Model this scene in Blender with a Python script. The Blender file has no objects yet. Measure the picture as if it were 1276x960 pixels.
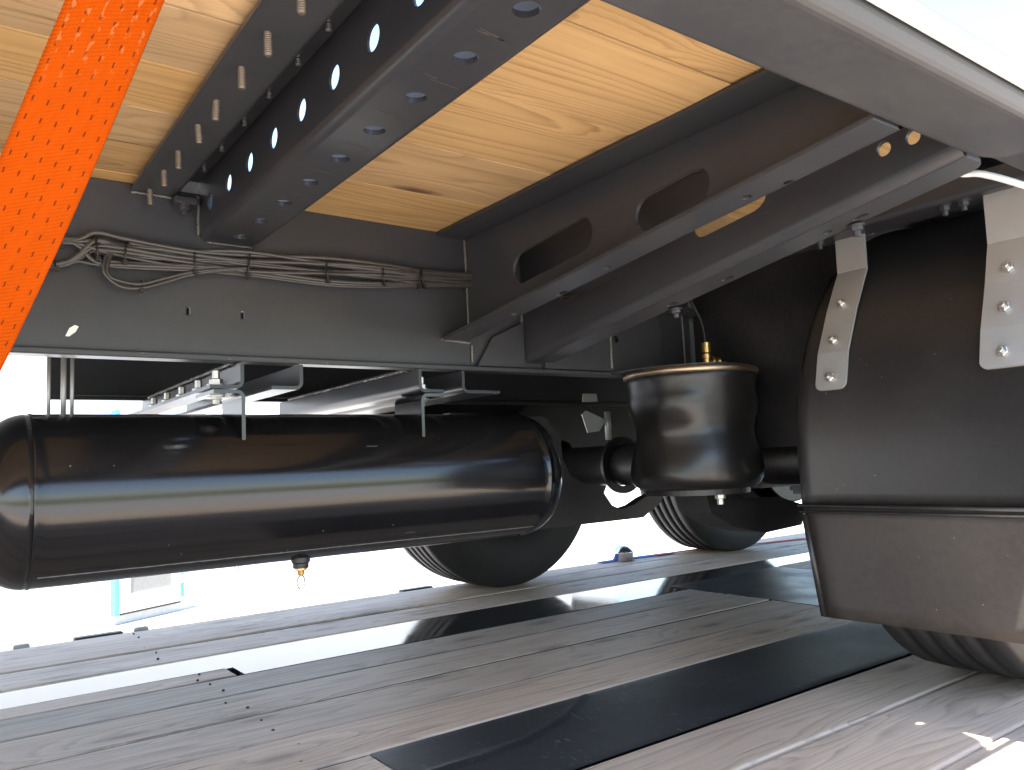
import bpy, bmesh, math, random
from mathutils import Vector, Matrix
from mathutils.geometry import tessellate_polygon
random.seed(7)
PI = math.pi
scn = bpy.context.scene
C = scn.collection

# ------------------------------------------------------------------ camera
cd = bpy.data.cameras.new('camera'); cam = bpy.data.objects.new('camera', cd); C.objects.link(cam)
cd.sensor_width = 36.0; cd.lens = 28.0; cd.clip_start = 0.02; cd.clip_end = 900
cam.matrix_world = Matrix(((0.8057, -0.0226, -0.5919, 0.0),
                           (-0.5907, -0.1048, -0.8001, 0.0),
                           (-0.0440, 0.9942, -0.0977, 0.45),
                           (0, 0, 0, 1)))
scn.camera = cam

# ------------------------------------------------------------------ light
SUN = Vector((-0.33, -0.33, 1.0)).normalized()          # direction to the sun
w = bpy.data.worlds.new('World'); scn.world = w; w.use_nodes = True
wt = w.node_tree
sky = wt.nodes.new('ShaderNodeTexSky'); sky.sky_type = 'NISHITA'; sky.sun_disc = False
sky.sun_elevation = math.asin(SUN.z); sky.sun_rotation = math.atan2(SUN.x, SUN.y)
sky.air_density = 1.0; sky.dust_density = 1.2; sky.ozone_density = 1.0
wt.nodes['Background'].inputs['Strength'].default_value = 0.12
wt.links.new(sky.outputs[0], wt.nodes['Background'].inputs['Color'])
sd = bpy.data.lights.new('sun', 'SUN'); sd.energy = 4.2; sd.angle = math.radians(0.53); sd.color = (1.0, 0.955, 0.89)
so = bpy.data.objects.new('sun', sd); C.objects.link(so)
so.rotation_euler = SUN.to_track_quat('Z', 'Y').to_euler(); so.location = (-2, -2, 6)
scn.view_settings.view_transform = 'Standard'; scn.view_settings.look = 'None'
scn.view_settings.gamma = 1.0; scn.view_settings.use_curve_mapping = False
scn.view_settings.exposure = 2.65
scn.cycles.max_bounces = 6; scn.cycles.diffuse_bounces = 4; scn.cycles.glossy_bounces = 3
scn.cycles.caustics_reflective = False; scn.cycles.caustics_refractive = False

# ------------------------------------------------------------------ material helpers
class NT:
    def __init__(s, name):
        s.m = bpy.data.materials.new(name); s.m.use_nodes = True; s.t = s.m.node_tree
        s.b = s.t.nodes['Principled BSDF']
    def n(s, typ, **kw):
        nd = s.t.nodes.new('ShaderNode' + typ)
        for k, v in kw.items():
            if k[0] == '_': setattr(nd, k[1:], v)
            else:
                k = k.replace('__', ' ')
                s.set(nd.inputs[int(k[1:])] if k[0] == 'i' and k[1:].isdigit() else nd.inputs[k], v)
        return nd
    def set(s, inp, v):
        if hasattr(v, 'is_linked') and hasattr(v, 'node'): s.t.links.new(v, inp)
        else: inp.default_value = v
    def p(s, **kw):
        for k, v in kw.items(): s.set(s.b.inputs[k.replace('__', ' ')], v)
    def math(s, op, a, b=0.0, c=0.0, clamp=False):
        nd = s.n('Math', _operation=op, _use_clamp=clamp); s.set(nd.inputs[0], a); s.set(nd.inputs[1], b); s.set(nd.inputs[2], c)
        return nd.outputs[0]
    def ramp(s, fac, stops):
        nd = s.n('ValToRGB', Fac=fac); e = nd.color_ramp.elements
        while len(e) < len(stops): e.new(0.5)
        for q, (pos, col) in zip(e, stops):
            q.position = pos; q.color = tuple(col) + (1,) if hasattr(col, '__len__') else (col, col, col, 1)
        return nd.outputs[0]
    def mix(s, fac, a, b, mode='MIX'):
        nd = s.n('Mix', _data_type='RGBA', _blend_type=mode); s.set(nd.inputs[0], fac)
        for i, v in ((6, a), (7, b)): s.set(nd.inputs[i], tuple(v) + (1,) if isinstance(v, tuple) and len(v) == 3 else v)
        return nd.outputs[2]
    def coords(s, scale=(1, 1, 1), rnd=False):
        tc = s.n('TexCoord').outputs['Object']
        if rnd:
            r = s.n('ObjectInfo').outputs['Random']
            cx = s.n('CombineXYZ', X=s.math('MULTIPLY', r, 37.0), Y=s.math('MULTIPLY', r, 91.0), Z=s.math('MULTIPLY', r, 53.0))
            va = s.n('VectorMath', _operation='ADD'); s.set(va.inputs[0], tc); s.set(va.inputs[1], cx.outputs[0]); tc = va.outputs[0]
        vm = s.n('VectorMath', _operation='MULTIPLY'); s.set(vm.inputs[0], tc); vm.inputs[1].default_value = scale
        return vm.outputs[0]
    def noise(s, vec, scale, detail=4, rough=0.55):
        return s.n('TexNoise', Vector=vec, Scale=scale, Detail=detail, Roughness=rough).outputs['Fac']
    def bump(s, h, strength=0.3, dist=0.002, normal=None):
        nd = s.n('Bump', Height=h, Strength=strength, Distance=dist)
        if normal is not None: s.set(nd.inputs['Normal'], normal)
        return nd.outputs[0]

def paint(name, col, rough=0.35, bev=0.0025, dust=0.25, peel=0.15, spec=0.5, dustcol=(0.16, 0.145, 0.13), speck=0.0):
    k = NT(name); v = k.coords()
    n1 = k.noise(v, 6.0, 5); n2 = k.noise(v, 90.0, 3); n3 = k.noise(v, 420.0, 2)
    d = k.math('MULTIPLY', k.ramp(k.math('MULTIPLY_ADD', n2, 0.4, k.math('MULTIPLY', n1, 0.6)), [(0.42, 0.0), (0.72, 1.0)]), dust)
    if speck:
        vo = k.n('TexVoronoi', _feature='F1', Vector=v, Scale=70.0)
        on = k.math('GREATER_THAN', k.n('SeparateColor', Color=vo.outputs['Color']).outputs[1], 1.0 - speck)
        d = k.math('MAXIMUM', d, k.math('MULTIPLY', on, k.ramp(vo.outputs['Distance'], [(0.05, 1.0), (0.11, 0.0)])))
    k.p(Base__Color=k.mix(d, col, dustcol), Roughness=k.math('MULTIPLY_ADD', d, 0.5, k.math('MULTIPLY_ADD', n1, 0.12, rough - 0.06)))
    k.b.inputs['Specular IOR Level'].default_value = spec
    nrm = k.n('Bevel', _samples=2, Radius=bev).outputs[0] if bev else None
    k.p(Normal=k.bump(k.math('MULTIPLY_ADD', n3, 0.5, k.noise(v, 40.0, 2)), peel, 0.0006, nrm))
    return k.m
def metal(name, col, rough=0.35, bev=0.0, blot=0.25, metallic=1.0):
    k = NT(name); v = k.coords(); n1 = k.noise(v, 25.0, 5); n2 = k.noise(v, 180.0, 3)
    k.p(Base__Color=k.mix(k.math('MULTIPLY', n1, blot), col, tuple(c * 0.45 for c in col)), Metallic=metallic,
        Roughness=k.math('MULTIPLY_ADD', n2, 0.2, rough - 0.1))
    nrm = k.n('Bevel', _samples=2, Radius=bev).outputs[0] if bev else None
    k.p(Normal=k.bump(n2, 0.12, 0.0008, nrm)); return k.m
def plain(name, col, rough=0.5, **kw):
    k = NT(name); v = k.coords(); n = k.noise(v, 30.0, 4)
    k.p(Base__Color=k.mix(n, tuple(c * 0.82 for c in col), tuple(min(1, c * 1.15) for c in col)), Roughness=rough, **kw); return k.m

def wood(name, light, mid, dark, knot, grey=False, rough=0.6):
    """boards whose grain runs along x: growth rings bent round knots, fibres, small checks"""
    k = NT(name); rnd = k.n('ObjectInfo').outputs['Random']
    v = k.coords(rnd=True)
    sx = k.n('SeparateXYZ', Vector=v)
    # knots
    kv = k.n('VectorMath', _operation='MULTIPLY'); k.set(kv.inputs[0], v); kv.inputs[1].default_value = (2.1, 6.5, 0.0)
    vor = k.n('TexVoronoi', _voronoi_dimensions='2D', _feature='F1', Vector=kv.outputs[0], Scale=1.0, Randomness=1.0)
    dist = k.math('ADD', vor.outputs['Distance'], k.math('MULTIPLY_ADD', k.noise(v, 60.0, 2), 0.06, -0.03))
    has = k.math('GREATER_THAN', k.n('SeparateColor', Color=vor.outputs['Color']).outputs[0], 0.30)
    sel = k.math('MULTIPLY', k.ramp(dist, [(0.03, 1.0), (0.11, 0.0)]), has)
    halo = k.math('MULTIPLY', k.ramp(dist, [(0.02, 1.0), (0.42, 0.0)]), has)
    # rings
    lowv = k.n('VectorMath', _operation='MULTIPLY'); k.set(lowv.inputs[0], v); lowv.inputs[1].default_value = (0.42, 5.0, 5.0)
    low = k.noise(lowv.outputs[0], 1.6, 2)
    yy = k.math('ADD', k.math('MULTIPLY', sx.outputs['Y'], 26.0 if grey else 44.0), k.math('ADD', k.math('MULTIPLY', low, 15.0), k.math('MULTIPLY', halo, 3.0)))
    fib = k.n('VectorMath', _operation='MULTIPLY'); k.set(fib.inputs[0], v); fib.inputs[1].default_value = (5.0, 260.0, 260.0)
    fn = k.noise(fib.outputs[0], 1.0, 3)
    ring = k.math('FRACT', k.math('ADD', yy, k.math('MULTIPLY', fn, 0.22)))
    ringc = k.ramp(ring, [(0.0, 0.0), (0.55, 0.28), (0.88, 1.0), (1.0, 0.05)])
    st = k.n('VectorMath', _operation='MULTIPLY'); k.set(st.inputs[0], v); st.inputs[1].default_value = (1.6, 34.0, 34.0)
    streak = k.noise(st.outputs[0], 1.0, 5, 0.65)
    chk = k.n('VectorMath', _operation='MULTIPLY'); k.set(chk.inputs[0], v); chk.inputs[1].default_value = (3.2, 120.0, 120.0)
    checks = k.ramp(k.noise(chk.outputs[0], 1.0, 3, 0.5), [(0.66 if not grey else 0.63, 0.0), (0.75, 1.0)])
    ringamt = k.math('MULTIPLY', ringc, k.math('MULTIPLY_ADD', streak, 1.5, -0.2, clamp=True))
    col = k.mix(streak, light, mid)
    col = k.mix(k.math('MULTIPLY', ringamt, 0.85 if not grey else 0.75), col, dark)
    col = k.mix(k.math('MULTIPLY', fn, 0.35), col, dark)
    col = k.mix(k.math('MULTIPLY', k.math('POWER', halo, 3.0), 0.55), col, dark)
    col = k.mix(k.math('MULTIPLY', sel, 0.85), col, knot)
    col = k.mix(k.math('MULTIPLY', checks, 0.75), col, tuple(c * 0.35 for c in dark))
    bl = k.noise(v, 3.5, 4)
    col = k.mix(k.ramp(bl, [(0.4, 0.0), (0.8, 0.22 if grey else 0.45)]), col, tuple(c * 0.62 for c in mid))
    if grey:   # dusty tyre and boot scuffs, darker dirt
        sv = k.n('VectorMath', _operation='MULTIPLY'); k.set(sv.inputs[0], v); sv.inputs[1].default_value = (9.0, 26.0, 26.0)
        sc = k.math('MULTIPLY', k.ramp(k.noise(sv.outputs[0], 1.0, 4, 0.6), [(0.60, 0.0), (0.70, 1.0)]), k.ramp(k.noise(v, 1.7, 3), [(0.45, 0.0), (0.62, 1.0)]))
        col = k.mix(k.math('MULTIPLY', sc, 0.55), col, (0.72, 0.67, 0.60))
        col = k.mix(k.math('MULTIPLY', k.ramp(k.noise(v, 2.3, 6, 0.7), [(0.48, 0.0), (0.75, 1.0)]), 0.32), col, (0.26, 0.215, 0.175))
    hsv = k.n('HueSaturation', Color=col, Value=k.math('MULTIPLY_ADD', rnd, 0.44 if grey else 0.30, 0.80 if grey else 0.84), Saturation=k.math('MULTIPLY_ADD', k.math('FRACT', k.math('MULTIPLY', rnd, 7.3)), 0.20, 0.82))
    k.p(Base__Color=hsv.outputs[0], Roughness=k.math('MULTIPLY_ADD', streak, 0.25, rough - 0.12))
    h = k.math('SUBTRACT', k.math('MULTIPLY', fn, 0.6), k.math('MULTIPLY', checks, 1.2))
    k.p(Normal=k.bump(h, 0.55 if grey else 0.3, 0.0016))
    return k.m

M = {}
M['frame'] = paint('chassis paint', (0.034, 0.0355, 0.041), 0.33, 0.003, 0.08, speck=0.05)
M['frame2'] = paint('chassis paint satin', (0.027, 0.028, 0.033), 0.30, 0.0, 0.08)
M['tank'] = paint('tank enamel', (0.007, 0.007, 0.008), 0.15, 0.0, 0.03, 0.05, 0.6, speck=0.10)
M['black'] = paint('black axle paint', (0.012, 0.012, 0.014), 0.4, 0.0, 0.15)
M['plastic'] = paint('mudguard plastic', (0.017, 0.016, 0.016), 0.36, 0.0, 0.07, 0.3, speck=0.12)
M['flap'] = paint('flap plastic', (0.034, 0.029, 0.026), 0.46, 0.0, 0.15, 0.3, speck=0.14)
M['rubber'] = paint('bellows rubber', (0.011, 0.010, 0.010), 0.31, 0.0, 0.05, 0.2, 0.5, (0.10, 0.085, 0.075))
M['tyre'] = paint('tyre rubber', (0.013, 0.013, 0.014), 0.6, 0.0, 0.12, 0.4)
M['galv'] = metal('galvanised steel', (0.47, 0.465, 0.455), 0.5, 0.0, 0.35, 0.55)
M['bright'] = metal('bright zinc', (0.62, 0.61, 0.58), 0.45, 0.0, 0.4)
M['chrome'] = metal('chrome', (0.8, 0.8, 0.82), 0.16, 0.0, 0.1)
M['bronze'] = metal('zinc yellow steel', (0.46, 0.36, 0.25), 0.42)
M['thread'] = metal('dull screw thread', (0.20, 0.165, 0.13), 0.5, 0.0, 0.6, 0.6)
M['brass'] = metal('brass', (0.76, 0.50, 0.19), 0.3)
M['cable'] = paint('cable sheath', (0.045, 0.042, 0.040), 0.30, 0.0, 0.2, 0.2)
M['tie'] = plain('cable tie nylon', (0.012, 0.012, 0.012), 0.45)
M['weld'] = paint('painted weld', (0.13, 0.125, 0.12), 0.28, 0.0, 0.4, 0.8)
M['white'] = plain('plain white', (0.75, 0.75, 0.74), 0.45)
M['blue'] = plain('blue paint', (0.08, 0.42, 0.75), 0.4)
M['bluecloth'] = plain('blue cloth', (0.03, 0.12, 0.42), 0.8)
M['red'] = plain('red webbing', (0.55, 0.06, 0.03), 0.8)
M['pine'] = wood('deck pine', (0.64, 0.415, 0.172), (0.52, 0.312, 0.112), (0.20, 0.095, 0.028), (0.09, 0.037, 0.013))
M['plank'] = wood('weathered plank', (0.86, 0.68, 0.51), (0.72, 0.555, 0.405), (0.26, 0.19, 0.14), (0.30, 0.20, 0.135), True, 0.58)
M['steel'] = paint('floor steel strip', (0.020, 0.021, 0.023), 0.07, 0.0, 0.06, 0.05, 0.7)
# ------------------------------------------------------------------ mesh helpers
def empty(name, loc=(0, 0, 0)):
    o = bpy.data.objects.new(name, None); o.location = loc; o.empty_display_size = 0.1; C.objects.link(o); return o
def link(name, me, mat, parent, loc=None, rot=None, scale=None):
    o = bpy.data.objects.new(name, me)
    if not me.materials: me.materials.append(mat)
    C.objects.link(o)
    if loc is not None: o.location = loc
    if rot is not None: o.rotation_mode = 'QUATERNION'; o.rotation_quaternion = rot
    if scale is not None: o.scale = scale
    if parent is not None:
        o.parent = parent
        o.matrix_parent_inverse = MW(parent).inverted()
    return o
def MW(o):
    m = o.matrix_basis.copy()
    if o.parent is not None: m = MW(o.parent) @ o.matrix_parent_inverse @ m
    return m
class MB:
    def __init__(s): s.v = []; s.f = []; s.sm = []
    def add(s, vs, fs, smooth=False):
        o = len(s.v); s.v += [tuple(v) for v in vs]; s.f += [tuple(i + o for i in f) for f in fs]; s.sm += [smooth] * len(fs); return s
    def box(s, x0, x1, y0, y1, z0, z1, b=0.0):
        if b <= 0:
            vs = [(x, y, z) for x in (x0, x1) for y in (y0, y1) for z in (z0, z1)]
            return s.add(vs, [(0, 1, 3, 2), (4, 6, 7, 5), (0, 4, 5, 1), (2, 3, 7, 6), (0, 2, 6, 4), (1, 5, 7, 3)])
        bm = bmesh.new(); bmesh.ops.create_cube(bm, size=1.0)
        for v in bm.verts:
            v.co = ((x0 + x1) / 2 + v.co.x * (x1 - x0), (y0 + y1) / 2 + v.co.y * (y1 - y0), (z0 + z1) / 2 + v.co.z * (z1 - z0))
        bmesh.ops.bevel(bm, geom=bm.edges[:], offset=b, segments=2, affect='EDGES')
        bm.verts.index_update()
        s.add([v.co[:] for v in bm.verts], [[v.index for v in f.verts] for f in bm.faces]); bm.free(); return s
    def tube(s, pts, r, n=10, caps=True):
        pts = [Vector(p) for p in pts]; rr = r if hasattr(r, '__len__') else [r] * len(pts)
        vs = []; prev = None
        for i, p in enumerate(pts):
            t = (pts[min(i + 1, len(pts) - 1)] - pts[max(i - 1, 0)]).normalized()
            if prev is None: u = t.orthogonal().normalized()
            else:
                u = prev - t * prev.dot(t); u.normalize()
            prev = u; q = t.cross(u)
            vs += [p + (u * math.cos(2 * PI * k / n) + q * math.sin(2 * PI * k / n)) * rr[i] for k in range(n)]
        fs = [(i * n + k, i * n + (k + 1) % n, (i + 1) * n + (k + 1) % n, (i + 1) * n + k) for i in range(len(pts) - 1) for k in range(n)]
        s.add(vs, fs, True)
        if caps:
            o = len(s.v) - len(vs); s.f += [tuple(o + k for k in range(n))[::-1], tuple(o + (len(pts) - 1) * n + k for k in range(n))]; s.sm += [False, False]
        return s
    def lathe(s, prof, base, axis, n=40, smooth=True, mod=None):
        """prof: (radius, height) along axis"""
        base = Vector(base); a = Vector(axis).normalized(); u = a.orthogonal().normalized(); q = a.cross(u); vs = []
        for r, h in prof:
            for k in range(n):
                t = 2 * PI * k / n; rr = r if mod is None else r * mod(t, h)
                vs.append(base + a * h + (u * math.cos(t) + q * math.sin(t)) * rr)
        fs = [(i * n + k, i * n + (k + 1) % n, (i + 1) * n + (k + 1) % n, (i + 1) * n + k) for i in range(len(prof) - 1) for k in range(n)]
        return s.add(vs, fs, smooth)
    def plate(s, loops, fn, t):
        """flat plate with holes: loops of (u, v), fn(u, v, w) to a point"""
        pl = [[Vector((a, b, 0)) for a, b in lp] for lp in loops]; tri = tessellate_polygon(pl)
        flat = [p for lp in loops for p in lp]; n = len(flat)
        vs = [fn(a, b, 0.0) for a, b in flat] + [fn(a, b, t) for a, b in flat]
        fs = [tuple(x) for x in tri] + [tuple(i + n for i in x[::-1]) for x in tri]; o = 0
        for lp in loops:
            m = len(lp); fs += [(o + i, o + (i + 1) % m, o + (i + 1) % m + n, o + i + n) for i in range(m)]; o += m
        return s.add(vs, fs)
    def strip(s, path, t, y0, y1, zoff=lambda y: 0.0, ny=1, smooth=True):
        """bent sheet: path of (x, z) points given thickness t, run along y"""
        P2 = [Vector((a, b)) for a, b in path]; L = []; Rr = []
        for i, p in enumerate(P2):
            d = (P2[min(i + 1, len(P2) - 1)] - P2[max(i - 1, 0)]).normalized(); nn = Vector((-d.y, d.x))
            L.append(p + nn * t / 2); Rr.append(p - nn * t / 2)
        ring = L + Rr[::-1]; m = len(ring); vs = []
        for j in range(ny + 1):
            y = y0 + (y1 - y0) * j / ny
            vs += [(p.x, y, p.y + zoff(y)) for p in ring]
        fs = [(j * m + i, j * m + (i + 1) % m, (j + 1) * m + (i + 1) % m, (j + 1) * m + i) for j in range(ny) for i in range(m)]
        s.add(vs, fs, False)
        o = len(s.v) - len(vs); h = m // 2
        for e in (0, ny * m):
            for i in range(h - 1): s.f.append((o + e + i, o + e + i + 1, o + e + m - 2 - i, o + e + m - 1 - i)); s.sm.append(False)
        return s
    def mesh(s, name):
        me = bpy.data.meshes.new(name); me.from_pydata(s.v, [], s.f)
        me.polygons.foreach_set('use_smooth', s.sm); me.update()
        bm = bmesh.new(); bm.from_mesh(me); bmesh.ops.recalc_face_normals(bm, faces=bm.faces[:]); bm.to_mesh(me); bm.free()
        return me
    def build(s, name, mat, parent=None, **kw): return link(name, s.mesh(name), mat, parent, **kw)
def circ(u, v, r, n=20, sy=1.0): return [(u + r * math.cos(2 * PI * k / n), v + r * sy * math.sin(2 * PI * k / n)) for k in range(n)]
def slot(u0, u1, v, h, tilt=0.0, n=8):
    r = h / 2; a = [(u1 - r + r * math.sin(PI * k / n), r * math.cos(PI * k / n)) for k in range(n + 1)]
    b = [(u0 + r - r * math.sin(PI * k / n), -r * math.cos(PI * k / n)) for k in range(n + 1)]
    return [(u, v + y + tilt * (u - (u0 + u1) / 2)) for u, y in a + b]
def bend(a, c, b, r, n=6):
    """points a -> rounded corner c -> b"""
    a, c, b = Vector(a), Vector(c), Vector(b); d1 = (a - c).normalized(); d2 = (b - c).normalized()
    half = d1.angle(d2) / 2; L = r / math.tan(half); ctr = c + (d1 + d2).normalized() * (r / math.sin(half))
    p1, p2 = c + d1 * L, c + d2 * L; out = [tuple(a)]
    v1, v2 = p1 - ctr, p2 - ctr; ang = v1.angle_signed(v2)
    for k in range(n + 1):
        t = -ang * k / n; out.append(tuple(ctr + Vector((v1.x * math.cos(t) - v1.y * math.sin(t), v1.x * math.sin(t) + v1.y * math.cos(t)))))
    out.append(tuple(b)); return out
def smoothpath(pts, n=8):
    P2 = [Vector(p) for p in pts]; out = []
    for i in range(len(P2) - 1):
        p0, p1, p2, p3 = P2[max(i - 1, 0)], P2[i], P2[i + 1], P2[min(i + 2, len(P2) - 1)]
        for k in range(n):
            t = k / n
            out.append(0.5 * ((2 * p1) + (p2 - p0) * t + (2 * p0 - 5 * p1 + 4 * p2 - p3) * t * t + (3 * p1 - p0 - 3 * p2 + p3) * t ** 3))
    out.append(P2[-1]); return out
def quat(direction): return Vector(direction).normalized().to_track_quat('Z', 'Y')
def hexmesh(name, rh, h, rs, ls, washer=True):
    b = MB(); b.lathe([(0.0001, 0), (rh * 0.96, 0), (rh, 0.0006), (rh, h * 0.85), (rh * 0.86, h), (rs, h), (rs, h + ls * 0.9), (rs * 0.8, h + ls), (0.0001, h + ls)], (0, 0, 0), (0, 0, 1), 6, False)
    if washer: b.lathe([(0.0001, -0.002), (rh * 1.35, -0.002), (rh * 1.35, 0.0002), (0.0001, 0.0002)], (0, 0, 0), (0, 0, 1), 20, False)
    return b.mesh(name)
def weld(pts, r, parent, step=0.006):
    pts = [Vector(p) for p in pts]; out = []; rr = []
    for a, b in zip(pts, pts[1:]):
        n = max(2, int((b - a).length / step * 2))
        for k in range(n): out.append(a.lerp(b, k / n) + Vector([random.uniform(-1, 1) * r * 0.22 for _ in range(3)])); rr.append(r * 1.2 * (0.72 if k % 2 else 1.15) * random.uniform(0.85, 1.15))
    out.append(pts[-1]); rr.append(r * 0.8)
    return MB().tube(out, rr, 7).build('weld_bead', M['weld'], parent)
def tag(o, label=None, cat=None, group=None, kind=None):
    for k, v in (('label', label), ('category', cat), ('group', group), ('kind', kind)):
        if v: o[k] = v
    return o

# ================================================================== SETTING
k = NT('yard concrete'); v = k.coords()
n1 = k.noise(v, 0.35, 6); n2 = k.noise(v, 14.0, 5)
k.p(Base__Color=k.mix(k.math('MULTIPLY_ADD', n2, 0.5, k.math('MULTIPLY', n1, 0.5)), (0.33, 0.315, 0.295), (0.45, 0.435, 0.41)), Roughness=0.9, Normal=k.bump(n2, 0.4, 0.01))
GZ = -1.05
g = MB(); S = 400
g.add([(-S, -S, GZ), (S, -S, GZ), (S, S, GZ), (-S, S, GZ)], [(0, 1, 2, 3)])
tag(g.build('ground', k.m), 'sunlit pale concrete yard below and around the flatbed', 'ground', kind='structure')
k = NT('verge grass'); v = k.coords(); n1 = k.noise(v, 0.8, 6); n2 = k.noise(v, 9.0, 4)
k.p(Base__Color=k.mix(k.math('MULTIPLY_ADD', n2, 0.5, k.math('MULTIPLY', n1, 0.5)), (0.05, 0.08, 0.02), (0.13, 0.15, 0.05)), Roughness=0.9)
g = MB(); g.add([(-S, -S, GZ + 0.012), (S, -S, GZ + 0.012), (S, -14, GZ + 0.012), (-S, -14, GZ + 0.012)], [(0, 1, 2, 3)])
tag(g.build('grass_verge', k.m), 'grass field beyond the yard', 'grass', kind='structure')

# background building: white wall, door with grey pane and blue frame
WD = Vector((math.cos(math.radians(28)), math.sin(math.radians(28)), 0)); WN = Vector((WD.y, -WD.x, 0)); W0 = Vector((2.0, 9.6, GZ))
def wp(t, out, z): p = W0 + WD * t + WN * out; return (p.x, p.y, GZ + z)
def wbox(mb, t0, t1, o0, o1, z0, z1):
    vs = [wp(t, o, z) for t in (t0, t1) for o in (o0, o1) for z in (z0, z1)]
    return mb.add(vs, [(0, 1, 3, 2), (4, 6, 7, 5), (0, 4, 5, 1), (2, 3, 7, 6), (0, 2, 6, 4), (1, 5, 7, 3)])
bld = empty('building', W0[:]); tag(bld, 'white building with a blue edged door behind the flatbed', 'building')
m = MB(); wbox(m, -16, 16, -0.35, 0.0, 0.0, 4.6); m.build('wall', M['white'], bld)
m = MB(); wbox(m, -16, 16, 0.0, 0.03, 0.0, 0.10); m.build('plinth', plain('plinth render', (0.5, 0.5, 0.5), 0.8), bld)
door = MB()
T0, T1 = -0.42, 0.36
for a in ((T0, T1, 0.05, 0.10, 0.12, 0.30), (T0, T0 + 0.13, 0.05, 0.10, 0.30, 2.1), (T1 - 0.11, T1, 0.05, 0.10, 0.30, 2.1), (T0, T1, 0.05, 0.10, 2.1, 2.2)): wbox(door, *a)
door = door.build('door', M['white'], bld)
m = MB(); wbox(m, T0 + 0.13, T1 - 0.11, 0.065, 0.085, 0.30, 2.1); m.build('pane', plain('frosted pane', (0.17, 0.17, 0.16), 0.25), door)
for a in ((T0 - 0.055, T0 - 0.004, 0.03, 0.10, 0.10, 2.25), (T1 + 0.004, T1 + 0.055, 0.03, 0.10, 0.16, 2.25)):
    m = MB(); wbox(m, *a); m.build('frame_post', M['blue'], door)
for z in (0.32, 0.52, 1.9):
    m = MB(); wbox(m, T1 - 0.03, T1 + 0.09, 0.102, 0.125, z, z + 0.09); m.build('hinge', M['white'], door)
m = MB(); wbox(m, T0, T1, 0.05, 0.105, 0.10, 0.115); m.build('weather_strip', M['tie'], door)
# weeds in the yard
def weed(x, y, h, n, label):
    m = MB()
    for i in range(n):
        a = random.uniform(0, 2 * PI); l = h * random.uniform(0.5, 1.0); d = Vector((math.cos(a), math.sin(a), 0)); wv = Vector((-d.y, d.x, 0)) * 0.008
        b = Vector((x, y, GZ)) + d * random.uniform(0, 0.03); t = b + d * l * 0.4 + Vector((0, 0, l)); mm = b + d * l * 0.12 + Vector((0, 0, l * 0.6))
        m.add([b - wv, b + wv, mm + wv * 0.8, mm - wv * 0.8, t], [(0, 1, 2, 3), (3, 2, 4)])
    o = m.build('weed', plain('dry weed', (0.10, 0.10, 0.04), 0.8)); return tag(o, label, 'weed', 'weeds in the yard')
weed(3.30, 7.3, 0.28, 16, 'dry weed tuft beside the drain valve, under the tank')
weed(4.15, 7.6, 0.26, 18, 'dry weed tuft left of the far tyre')

# ================================================================== FLATBED FLOOR
fl = MB().box(-3.5, 6.0, 0.12, 2.66, -0.16, -0.052).build('floor', M['black'])
tag(fl, 'plank and steel floor of the carrying flatbed', 'floor', kind='structure')
def plank(x0, x1, y0, y1, ztop=0.0, mat='plank', parent=fl, name='plank', th=0.045, down=True):
    """a board along x with eased edges and a slight cup"""
    n = max(2, int((x1 - x0) / 0.25)); e = 0.004 if down else 0.0007; dz = random.uniform(-0.002, 0.0015) if down else 0.0; vs = []; sg = 1 if down else -1
    ph = random.uniform(0, 6); cup = random.uniform(-0.0015, 0.0015)
    for i in range(n + 1):
        x = x0 + (x1 - x0) * i / n; wv = 0.0010 * math.sin(x * 2.1 + ph)
        for yy, zz in ((y0, -th), (y0, -e), (y0 + e * 0.35, -e * 0.3), (y0 + e, 0), ((y0 + y1) / 2, cup), (y1 - e, 0), (y1 - e * 0.35, -e * 0.3), (y1, -e), (y1, -th)):
            vs.append((x, yy + wv * 0.4, ztop + dz + sg * zz + wv))
    m = 9; fs = [(i * m + k, i * m + (k + 1) % m, (i + 1) * m + (k + 1) % m, (i + 1) * m + k) for i in range(n) for k in range(m)]
    fs += [tuple(range(m)), tuple(n * m + k for k in range(m))]
    mb = MB(); mb.add(vs, fs); return mb.build(name, M[mat], parent)
gap = 0.0085
XE = 2.10
PL = [(2.502, 2.66, -3.5, 5.9), (2.337, 2.502, -3.5, 5.9), (2.146, 2.337, -3.5, 5.9), (1.885, 1.978, -3.5, 0.583),
      (1.725, 1.885, -3.5, XE), (1.555, 1.725, -3.5, XE), (1.385, 1.555, -3.5, XE), (1.214, 1.385, -3.5, XE),
      (1.076, 1.210, -3.5, 0.577), (0.938, 1.076, -3.5, 0.577), (0.777, 0.936, -3.5, XE), (0.594, 0.777, -3.5, XE), (0.43, 0.594, -3.5, XE), (0.27, 0.43, -3.5, XE), (0.125, 0.27, -3.5, XE)]
screw = MB().lathe([(0.0001, 0.0002), (0.0012, 0.0), (0.0015, 0.0006), (0.0030, 0.0006), (0.0034, 0.0002), (0.0036, -0.004)], (0, 0, 0), (0, 0, 1), 10, False).mesh('screw')
M['dirt'] = plain('joint dirt', (0.045, 0.036, 0.028), 0.95)
M['screw'] = plain('screw rust', (0.035, 0.025, 0.02), 0.8)
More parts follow.
